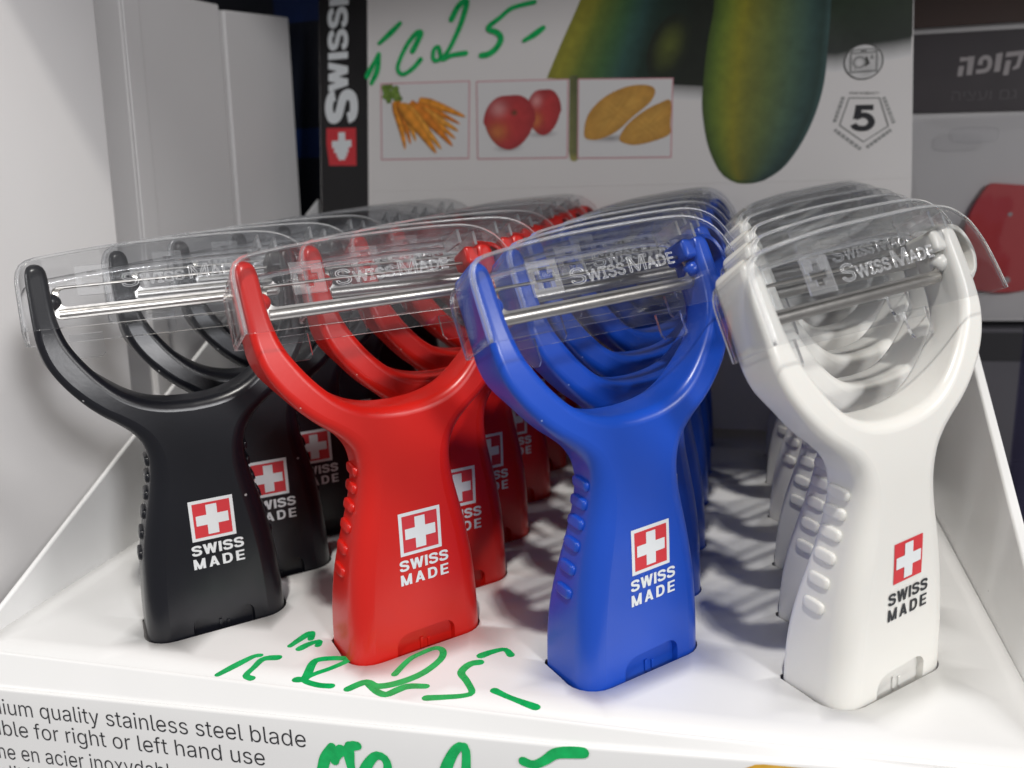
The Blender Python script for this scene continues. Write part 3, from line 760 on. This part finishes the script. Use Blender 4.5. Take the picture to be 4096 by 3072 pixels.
# three framed vegetable pictures
WHT = (.72, .71, .70, 0)
def frame(q, mb):
    v, f = union_tris([q]); mb.add([on_board(x, y, 4) for x, y in v], f, [(.62, .30, .33, 0)] * len(v))
    cx = sum(p[0] for p in q) / 4; cy = sum(p[1] for p in q) / 4
    qi = [(cx + (x - cx) * .974, cy + (y - cy) * .968) for x, y in q]
    v, f = union_tris([qi]); mb.add([on_board(x, y, 5) for x, y in v], f, [WHT] * len(v))
mb = MB(); frame([(-25.1, 63.3), (25.4, 61.3), (24.9, 20.9), (-24.9, 22.5)], mb)
def leaf(cx, cy, r, col, seed):
    rn = random.Random(seed); o = [(cx + r * (.6 + .6 * rn.random()) * math.cos(a * .449), cy + r * (.6 + .6 * rn.random()) * math.sin(a * .449)) for a in range(14)]
    patch(mb, [(max(-24.3, x), min(62.3, y)) for x, y in o], (cx, cy), 6 + .05 * seed, lambda x, y, t: mixc(col, (.10, .16, .03), t * t), on_board, 3)
rl_ = random.Random(11)
for i in range(22):
    t = rl_.random(); leaf(-22 + 13 * t + rl_.uniform(-2, 2), 60 - 9 * t + rl_.uniform(-3.2, 1.8), rl_.uniform(1.3, 2.8), mixc((.12, .22, .03), (.26, .40, .07), rl_.random()), i)
def carrot(x0, y0, x1, y1, wd, lay, col):
    L_ = math.dist((x0, y0), (x1, y1)); d = Vector((x1 - x0, y1 - y0)) / L_; nn = Vector((-d.y, d.x)); vs = []; cs = []; N = 14
    for i in range(N + 1):
        t = i / N; h = wd / 2 * (min(1, .55 + 2.5 * t) * (1 - .78 * t ** 1.5)) * (1 if t < .93 else 1 - (t - .93) / .1); c0 = Vector((x0, y0)) + d * L_ * t + nn * math.sin(t * 3) * .5
        for j in range(5):
            k = j / 2 - 1; vs.append(on_board(c0.x + nn.x * h * k, c0.y + nn.y * h * k, lay)); sh = 1 - .5 * abs(k - .2) ** 2 + .14 * math.sin(i * 2.3 + x1)
            cs.append(tuple(c * sh for c in col))
    mb.add(vs, [(i * 5 + j, (i + 1) * 5 + j, (i + 1) * 5 + j + 1, i * 5 + j + 1) for i in range(N) for j in range(4)], cs)
CAR = ((-17, 53, -11, 27.5, 5.4), (-15, 53, -8, 30, 4.6), (-13, 52, -5, 31.5, 5.2), (-3, 53, 23.0, 42.5, 5.4), (-4, 51, 20, 39, 4.2), (-5, 49, 19, 35.4, 5.4), (-6, 50, 17.4, 31.5, 5.0), (-8, 52, 15.8, 27.8, 6.4), (-11, 51, 9.5, 26.5, 5.6), (-13.5, 51, 6.6, 24.6, 7.4))
for k, a in enumerate(CAR): carrot(*a, 7 + k * .3, ((.88, .33, .03), (.80, .25, .02), (.92, .40, .05))[k % 3])
mb.build('carrot_picture', M['print'], board, None)
mb = MB(); frame([(28.7, 60.8), (77.9, 58.6), (77.7, 18.7), (29.3, 20.3)], mb)
def shadow_ink(cx, cy, rx, ry, lay): patch(mb, disc(cx, cy, rx, ry), (cx, cy), lay, lambda x, y, t: mixc((.30, .28, .28), WHT, t ** .8), on_board, 5)
shadow_ink(46, 25.5, 9, 2.6, 5.5); shadow_ink(64.5, 31.5, 9, 2.2, 5.5)
def apple(cx, cy, rx, ry, lay, seed):
    n = 36; o = []
    for i in range(n):
        a = 2 * math.pi * i / n; k = 1 - .10 * max(0, math.sin(a)) ** 12 - (.06 if math.sin(a) < 0 else 0) * abs(math.cos(a)); o.append((cx + rx * k * math.cos(a) * (1 - .12 * max(0, -math.sin(a))), cy + ry * k * math.sin(a)))
    def cf(x, y, t):
        h = math.exp(-(((x - cx + .42 * rx) / (.3 * rx)) ** 2 + ((y - cy - .45 * ry) / (.25 * ry)) ** 2)); g = math.exp(-(((x - cx + .45 * rx) / (.35 * rx)) ** 2 + ((y - cy + .35 * ry) / (.3 * ry)) ** 2))
        c = mixc((.52, .045, .045), (.36, .035, .04), t ** 3); c = mixc(c, (.75, .42, .40), h * .6); return mixc(c, (.65, .30, .06), g * .5)
    patch(mb, o, (cx, cy), lay, cf, on_board, 8)
apple(65.0, 43.0, 9.2, 12.2, 7, 1); apple(46.8, 39.0, 14.0, 14.6, 8.5, 2)
patch(mb, disc(49.5, 43.2, 2.2, 2.0, 16), (49.5, 43.0), 9.5, lambda x, y, t: mixc((.08, .06, .02), (.45, .045, .045), t), on_board, 4)
mb.build('apple_picture', M['print'], board, None)
mb = MB(); frame([(82.7, 58.3), (130.4, 55.4), (130.0, 16.5), (82.5, 18.2)], mb)
def potato(o, c, lay):
    def cf(x, y, t): return mixc(mixc((.66, .37, .075), (.46, .22, .04), t ** 2.5), (.58, .30, .055), .5 + .5 * math.sin(x * 1.7 + y * 2.1))
    patch(mb, resample(catmull(o, 5, True), 1.2, True), c, lay, cf, on_board, 7)
shadow_ink(100, 27.5, 15, 2.4, 5.5)
potato([(86, 30), (88, 40), (96, 48), (107, 52.5), (117, 52.8), (121.6, 50), (119, 44), (110, 37), (103, 31), (95, 27.6), (89, 27.4)], (103, 40), 7)
potato([(104, 27.5), (108, 34), (116, 40), (124, 43.6), (129.3, 44.3), (129.2, 33), (128.9, 28), (121, 25), (112, 23.6), (106, 25)], (117, 33), 8.5)
mb.build('potato_picture', M['print'], board, None)

# round dishwasher mark and five-year mark
mb = MB(); cx, cy = 218.0, 56.6
GRY, DGR = (.26, .26, .25), (.05, .05, .045)
def ringp(cx, cy, rx, ry, w_, n=32): return [[(cx + (rx - (w_ if k else 0)) * math.cos(a), cy + (ry - (w_ if k else 0)) * math.sin(a)) for k, a in ((0, i * 2 * math.pi / n), (0, (i + 1) * 2 * math.pi / n), (1, (i + 1) * 2 * math.pi / n), (1, i * 2 * math.pi / n))] for i in range(n)]
for polys, col, lay in (([disc(cx, cy, 8.7, 8.3)], (.62, .61, .60), 4), (ringp(cx, cy, 8.7, 8.3, .55), DGR, 5),
        ([bar(211.9, 51.6, 224.2, 62.6)], GRY, 6), ([bar(212.8, 52.6, 223.3, 60.3)], (.58, .57, .56), 6.5), ([bar(213.4, 61.0, 222.8, 62.0)], (.50, .5, .49), 6.5), ([bar(216.6, 61.2, 219.2, 61.8)], DGR, 7),
        (ringp(216.2, 56.4, 3.0, 2.9, .9), GRY, 7), ([disc(216.2, 56.4, 1.2, 1.1)], (.66, .65, .64), 7.2),
        ([[(218.6, 54.0), (220.8, 55.6), (219.4, 59.2), (218.6, 58.2), (219.2, 56.4)]], DGR, 7.4), ([[(220.6, 57.6), (221.6, 60), (222.6, 57.6)], [(213.6, 53.2), (215.2, 53.2), (214.4, 54)]], GRY, 7.4)):
    v, f = union_tris(polys); mb.add([on_board(x, y, lay) for x, y in v], f, [col] * len(v))
mb.build('round_mark', M['print'], board, None)
mb = MB()
pent = [(212.1, 40.35), (225.5, 39.5), (229.6, 26.4), (218.9, 19.7), (208.2, 28.0)]
v, f = union_tris([q for i in range(5) for q in ribbon_polys([pent[i], pent[(i + 1) % 5]], .55)]); mb.add([on_board(x, y, 4) for x, y in v], f, [GRY] * len(v))
g, _ = glyph('5', .21); v, f = union_tris([[(213.4 + a * 14.0, 25.0 + b * 12.0 - a * .6) for a, b in p] for p in g]); mb.add([on_board(x, y, 4) for x, y in v], f, [(.012, .012, .016)] * len(v))
def tiny(s, p0, p1, h):
    v, f = text_mesh(s, 1.0, FONT); x0 = min(q[0] for q in v); x1 = max(q[0] for q in v); d = Vector((p1[0] - p0[0], p1[1] - p0[1])); k = 1 / (x1 - x0); nn = Vector((-d.y, d.x)).normalized()
    mb.add([on_board(p0[0] + d.x * (q[0] - x0) * k + nn.x * q[1] * h, p0[1] + d.y * (q[0] - x0) * k + nn.y * q[1] * h, 4) for q in v], f, [(.28, .28, .27)] * len(v))
tiny('YEAR WARRANTY', (211.9, 42.0), (225.3, 41.1), 2.6)
rn = random.Random(3)
for a, b in (((227.3, 39.8), (232.0, 27.6)), ((230.9, 24.6), (220.4, 17.0)), ((217.8, 16.4), (206.0, 26.0)), ((205.8, 29.5), (209.6, 41.0))):
    a = Vector(a); b = Vector(b); t = 0; polys = []   # illegible fine print: short grey dashes
    while t < .97:
        l = rn.uniform(.06, .16); p = a + (b - a) * t; q = a + (b - a) * min(1, t + l); polys += ribbon_polys([tuple(p), tuple(q)], 1.5, False); t += l + .035
    v, f = union_tris(polys); mb.add([on_board(x, y, 4) for x, y in v], f, [(.33, .33, .32)] * len(v))
mb.build('warranty_mark', M['print'], board, None)

# hand-written green prices
def strokes(name, lines, wd, place, parent, lay=8):
    mb = MB()
    for k, L_ in enumerate(lines):
        P_ = resample(catmull(L_, 6), wd * .35); rn = random.Random(k); ph = rn.random() * 6
        polys = ribbon_polys(P_, wd, 'all', lambda t: (.92 + .16 * math.sin(t * 5 + ph)))
        v, f = union_tris(polys); mb.add([place(x, y, lay + k * .3) for x, y in v], f)
    return mb.build(name, M['marker'], parent, None)
GB = [[(-25.31, 84.32), (-19.36, 88.81), (-13.46, 93.68)], [(-32.6, 67.37), (-28.6, 74.16), (-25.81, 78.53)], [(-30.06, 63.56), (-26.8, 69.85), (-25.54, 78.1)], [(-6.35, 78.7), (-3.65, 83.42), (-1.58, 87.76), (-4.52, 87.59), (-9.47, 82.24), (-14.02, 73.91), (-14.77, 69.41), (-11.81, 66.96), (-6.39, 69.63), (-1.9, 74.0)], [(15.36, 93.26), (19.29, 99.79), (23.62, 101.98), (22.32, 95.49), (18.84, 86.89), (13.14, 76.79), (7.41, 72.73), (5.21, 74.12), (5.66, 78.59), (8.14, 79.62), (9.18, 75.87), (10.5, 73.07), (15.33, 74.83), (23.17, 75.37)], [(60.04, 98.11), (52.96, 97.17), (47.09, 95.71), (41.6, 91.81), (35.22, 87.14), (40.34, 84.32), (42.21, 80.96), (39.5, 76.36), (35.24, 73.88), (31.63, 73.59)], [(54.69, 79.32), (59.69, 81.77), (64.65, 84.84)]]
strokes('handwritten_price', GB, 2.9, on_board, board, 10)
GT = [[(34.16, -13.64), (35.39, -9.47), (36.82, -5.71), (38.61, -8.91)], [(37.82, -14.59), (39.28, -11.86), (41.73, -9.64), (42.42, -11.85)], [(20.83, -31.3), (23.28, -26.09), (25.95, -21.0), (27.73, -20.01)], [(33.55, -20.17), (29.7, -21.61), (29.22, -26.1), (29.08, -30.15), (31.5, -31.3)], [(44.65, -29.46), (46.75, -28.3), (45.41, -21.33), (46.46, -18.9), (51.74, -17.29), (54.96, -17.72), (52.08, -22.18), (48.04, -26.5), (47.08, -29.4), (51.93, -30.82), (55.75, -30.58)], [(71.25, -22.09), (72.6, -14.43), (75.19, -10.19), (78.27, -7.07), (80.92, -8.33), (81.55, -13.01), (78.69, -20.44), (73.52, -26.0), (68.42, -28.43), (64.57, -27.16), (61.1, -31.03)], [(65.54, -27.75), (69.36, -30.64), (72.51, -31.52), (74.74, -29.06), (77.12, -26.85), (81.96, -25.97)], [(93.27, -12.08), (90.77, -13.5), (89.55, -17.86), (92.33, -21.6), (95.26, -26.27), (93.48, -28.19), (89.05, -29.65), (83.92, -31.02)], [(92.69, -8.8), (95.31, -6.23), (98.64, -4.36), (101.11, -6.89)], [(101.07, -24.48), (105.84, -26.71), (113.63, -29.6)]]
strokes('handwritten_price', GT, 2.55, lambda x, y, lay: (x, max(y, interp(x, LIPX, LIPY) + .1), .02 + lay * .01), fl, 2)
GP = [[(104.42, -18.02), (106.24, -14.38), (107.55, -10.83), (109.81, -7.3)], [(112.34, -7.88), (111.25, -9.45), (110.24, -11.49)], [(117.42, -6.13), (115.03, -6.73), (114.72, -10.01), (114.99, -13.11)], [(117.86, -16.39), (119.4, -12.36), (122.28, -8.68), (124.58, -8.66), (125.78, -10.66), (125.36, -15.48)], [(141.32, -13.55), (142.74, -9.17), (145.03, -4.73), (147.12, -2.89), (148.32, -4.37), (147.63, -12.79)], [(163.63, -5.38), (166.31, -6.07), (169.3, -4.51), (171.87, -2.42), (174.78, -1.63), (179.27, -1.2)]]
strokes('handwritten_price', GP, 3.1, on_panel, panel, 3)
# printed selling lines
mb = MB()
def line(full, tail, x0, x1, y, h):
    v, f = text_mesh(full, 1.0, FONT, offset=-.004); vt, _ = text_mesh(tail, 1.0, FONT, offset=-.004)
    wt = max(q[0] for q in vt) - min(q[0] for q in vt); xm = max(q[0] for q in v); k = (x1 - x0) / wt
    mb.add([on_panel(x1 - (xm - q[0]) * k, y + q[1] * h, 1) for q in v], f)
line('Premium quality stainless steel blade', 'quality stainless steel blade', 14.2, 102.0, -8.45, 10.0)
line('Suitable for right or left hand use', 'for right or left hand use', 10.8, 88.6, -15.6, 10.0)
line('Lame en acier inoxydable', 'en acier inoxydable', 4.6, 60.5, -23.7, 10.0)
line('de qualit\u00e9 sup\u00e9rieure', 'sup\u00e9rieure', 10, 42, -31, 10.0)
mb.build('panel_lettering', M['text_ink'], panel, None)
mb = MB(); q = [(213.5, -4), (217.5, -1.2), (221, .6), (223, .9), (233, 1.0), (250, .9), (270, .5), (270, -30), (205, -30)]
mb.add([on_panel(x, y - .3, 2) for x, y in q], [tuple(range(9))], [(.72, .36, .02), (.75, .38, .02), (.78, .45, .06), (.70, .40, .04), (.72, .50, .12), (.75, .55, .2), (.7, .4, .1), (.6, .3, .02), (.6, .3, .02)])
mb.build('orange_picture', M['print'], panel, None)

# ------------------------------------------------------------------ neighbours on the shelf
LEAN = 0.09
def carton(label, base, ztop0, ztop1, flap=False):     # base: front-right, back-right corners at shelf height; boxes lean back a little
    (xa, ya), (xb, yb_) = base; z0 = -92
    root = tag(empty('white_carton', (xa, ya, z0)), label, 'carton', 'white cartons standing left of the tray')
    d = Vector((xb - xa, yb_ - ya)); nrm = Vector((-d.y, d.x)).normalized() * 150
    g = [(nrm.x, nrm.y), (0, 0), (d.x, d.y), (d.x + nrm.x, d.y + nrm.y)]; hs = (ztop0 - z0, ztop0 - z0, ztop1 - z0, ztop1 - z0)
    mb = MB(); hexa(mb, [(x, y, 0) for x, y in g] + [(x, y + LEAN * h, h) for (x, y), h in zip(g, hs)])
    o = mb.build('carton_body', M['cardm'], root); md = o.modifiers.new('bevel', 'BEVEL'); md.width = 1.1 * S; md.segments = 3
    if flap:
        mb = MB(); h = ztop0 - z0 - 1
        hexa(mb, [(.1, -.2, 1), (1.2, -.2, 1), (1.2, 10.5, 1), (.1, 10.5, 1), (.1, -.2 + LEAN * h, h), (1.2, -.2 + LEAN * h, h), (1.2, 10.5 + LEAN * h, h), (.1, 10.5 + LEAN * h, h)])
        o = mb.build('side_flap', M['cardm'], root); md = o.modifiers.new('bevel', 'BEVEL'); md.width = .5 * S; md.segments = 2
    return root
carton('tall white carton nearest the camera at the left edge, taking the peeler shadows', ((-91, -8), (-80, 63)), 330, 330)
carton('middle white carton left of the tray, in shade, with a pale folded edge', ((-84, 83), (-84, 156)), 216, 219, True)
carton('rearmost white carton left of the tray, beside the black strip of the back card', ((-84, 160), (-84, 226)), 217, 222.5)
root = tag(empty('dark_box', (-95, 300, -92)), 'dark navy box with blue print standing behind the white cartons', 'box')
bev_box('box_body', -70, 34, -30, 30, 0, 420, M['navy'], root)
for q in ((-6, 34, 314, 419), (-2, 20, 238, 255)):
    mb = MB(); mb.add([(q[0], -30.2, q[2]), (q[1], -30.2, q[2]), (q[1], -30.2, q[3]), (q[0], -30.2, q[3])], [(0, 1, 2, 3)]); mb.build('blue_print', M['bluep'], root, None)

# hanging pack at the right, behind the tray
pk = tag(empty('hanging_pack', (285, 300, 20)), 'hanging pack with dark header card and red tool, right of the back card', 'pack')
def at(x, y, z): return (x - 285, y - 300, z - 20)
def slab(name, pts, y, t, material, parent, bev=.3):
    n = len(pts); mb = MB(); mb.add([at(x, y, z) for x, z in pts] + [at(x, y + t, z) for x, z in pts], [tuple(range(n)), tuple(reversed(range(n, 2 * n)))] + [(i, n + i, n + (i + 1) % n, (i + 1) % n) for i in range(n)])
    o = mb.build(name, material, parent, 30)
    if bev: md = o.modifiers.new('bevel', 'BEVEL'); md.width = bev * S; md.segments = 2; md.limit_method = 'ANGLE'
    return o
backing = slab('backing_card', [(240, 40), (345, 40), (345, 205), (240, 205)], 302, 1.5, mat('grey backing card', (.60, .585, .58), .5, noise=.06, nscale=30), pk)
hd = slab('header_card', [(240, 153.6), (345, 150.2), (345, 190.5), (240, 192.6)], 300, 1.2, M['header'], pk)
slab('top_fold', [(240, 195.5), (345, 194), (345, 226), (240, 226)], 299, 2.4, M['brown'], pk)
rc = resample(catmull([(289.6, 112.2), (291.5, 114.4), (294.4, 114.9), (308, 113.4), (325, 112.2), (330, 108), (330, 66), (326, 61), (306, 56.0), (287, 58.0), (282.6, 61.5), (281.0, 66), (281, 88), (281.8, 95), (285, 104)], 4, True), 2.0, True)
rt = slab('red_tool', rc, 298.5, 3, M['redcard'], pk, .8)
for x, z, r in ((302.9, 98.4, 1.1), (304.2, 63.2, 1.8)):
    mb = MB(); n = 14; mb.add([at(x + r * math.cos(a * 2 * math.pi / n), 298.3, z + r * math.sin(a * 2 * math.pi / n)) for a in range(n)], [tuple(range(n))]); mb.build('rivet', M['grey_ink'], rt, None)
mb = MB()                                   # four heavy Hebrew letters, right to left: qof, vav, pe, he
hx = lambda pts: [(272.1 + (x - 1030) / 40.6, 179.7 - (y - 330) / 37.0) for x, y in pts]
heb = ribbon_polys(hx([(1060, 375), (1265, 375), (1265, 670)]), 2.3, False) + [hx([(1215, 330), (1340, 330), (1310, 670), (1205, 670)])] + [hx([(1045, 495), (1150, 495), (1130, 680), (1030, 680)])]
heb += ribbon_polys(catmull(hx([(1450, 500), (1470, 400), (1540, 365), (1610, 390), (1640, 480), (1610, 580), (1530, 612), (1385, 618)]), 5), 2.1, False)
heb += [hx([(1750, 315), (1870, 300), (1840, 640), (1730, 645)])]
heb += [hx([(1940, 300), (2290, 290), (2290, 370), (1925, 390)]), hx([(1940, 450), (2040, 450), (2005, 715), (1905, 715)]), hx([(2190, 300), (2290, 300), (2200, 600), (2080, 630), (2080, 585), (2140, 540)])]
v, f = union_tris(heb); mb.add([at(x, 299.85, y) for x, y in v], f)
mb.build('header_lettering', M['grey_ink'], hd, None)
mb = MB(); v, f = text_mesh('\u05d4\u05d9\u05e6\u05e2\u05d5 \u05dd\u05d2', 1.0, None); x0 = min(q[0] for q in v); x1 = max(q[0] for q in v)
mb.add([at(270 + (q[0] - x0) / (x1 - x0) * 31, 299.8, 158.0 - (q[0] - x0) / (x1 - x0) * .8 + q[1] * 8.0) for q in v], f); mb.build('header_small_lettering', M['dim_ink'], hd, None)
# bulged clear bag over it
mb = MB(); nx, nz = 14, 14; vs = []
for i in range(nx + 1):
    for j in range(nz + 1):
        a, b = i / nx, j / nz; hgt = (math.sin(math.pi * a) ** .5 if 0 < a < 1 else 0) * (math.sin(math.pi * b) ** .5 if 0 < b < 1 else 0)
        vs.append(at(243 + a * 100, 299.6 - 7 * hgt - .8 * math.sin(i * 1.9) * math.sin(j * 1.3) * hgt, 42 + b * 108))
mb.add(vs, [(i * (nz + 1) + j, (i + 1) * (nz + 1) + j, (i + 1) * (nz + 1) + j + 1, i * (nz + 1) + j + 1) for i in range(nx) for j in range(nz)])
o = mb.build('clear_bag', M['bag'], pk, 80)
mb = MB(); pad_mesh(mb, Vector(at(281, 294.5, 140.2)), Vector((1, 0, -.02)), Vector((0, 0, 1)), Vector((0, -1, 0)), 12, 4.2, 1.6)
mb.build('moulded_grip', M['bag'], pk, 50)
# second pack at the right edge: a violet-tinted blister
p2 = tag(empty('blister_pack', (305, 150, -92)), 'violet tinted clear blister pack cut off by the right edge', 'pack')
mb = MB(); bx = [(-26, 24), (34, 24), (34, -14), (-18, -14), (-24, -6)]; n = len(bx); lv = [(0, 1), (40, 1), (185, 1), (201, .8)]
for k, (z, sc_) in enumerate(lv): mb.v += [(x * sc_ + 4 * (1 - sc_), y * sc_, z) for x, y in bx]
for k in range(len(lv) - 1):
    for i in range(n): mb.f.append((k * n + i, k * n + (i + 1) % n, (k + 1) * n + (i + 1) % n, (k + 1) * n + i)); mb.m.append(0)
mb.f.append(tuple((len(lv) - 1) * n + i for i in range(n))); mb.m.append(0)
o = mb.build('blister', M['blister'], p2, 30); so = o.modifiers.new('wall', 'SOLIDIFY'); so.thickness = .8 * S
bev_box('insert_card', -22, 33, 10, 12, 0, 180, mat('violet insert', (.10, .085, .16), .5, noise=.3, nscale=40), p2)
# low dark box behind
p3 = tag(empty('low_box', (320, 330, -92)), 'low grey box with a dark band behind the blister pack on the right', 'box')
bev_box('box_body', -72, 80, -30, 40, 0, 128, mat('grey carton card', (.13, .125, .14), .5, noise=.2, nscale=30), p3)
bev_box('dark_band', -72.5, 80.5, -31, -30.2, 110, 126, M['dark'], p3, .1)

# ------------------------------------------------------------------ the shelf itself
def struct(name, x0, x1, y0, y1, z0, z1, m):
    mb = MB(); boxm(mb, x0, x1, y0, y1, z0, z1); return tag(mb.build(name, m, None, 30), kind='structure')
struct('shelf', -900, 900, -60, 480, -112, -92, M['shelf'])
struct('shelf_back', -900, 900, 481, 500, -112, 420, M['dark'])
struct('upper_shelf', -900, 900, -12, 480, 330, 350, M['shelf'])
print('objects', len(bpy.data.objects), 'tris', sum(len(m.polygons) for m in bpy.data.meshes))
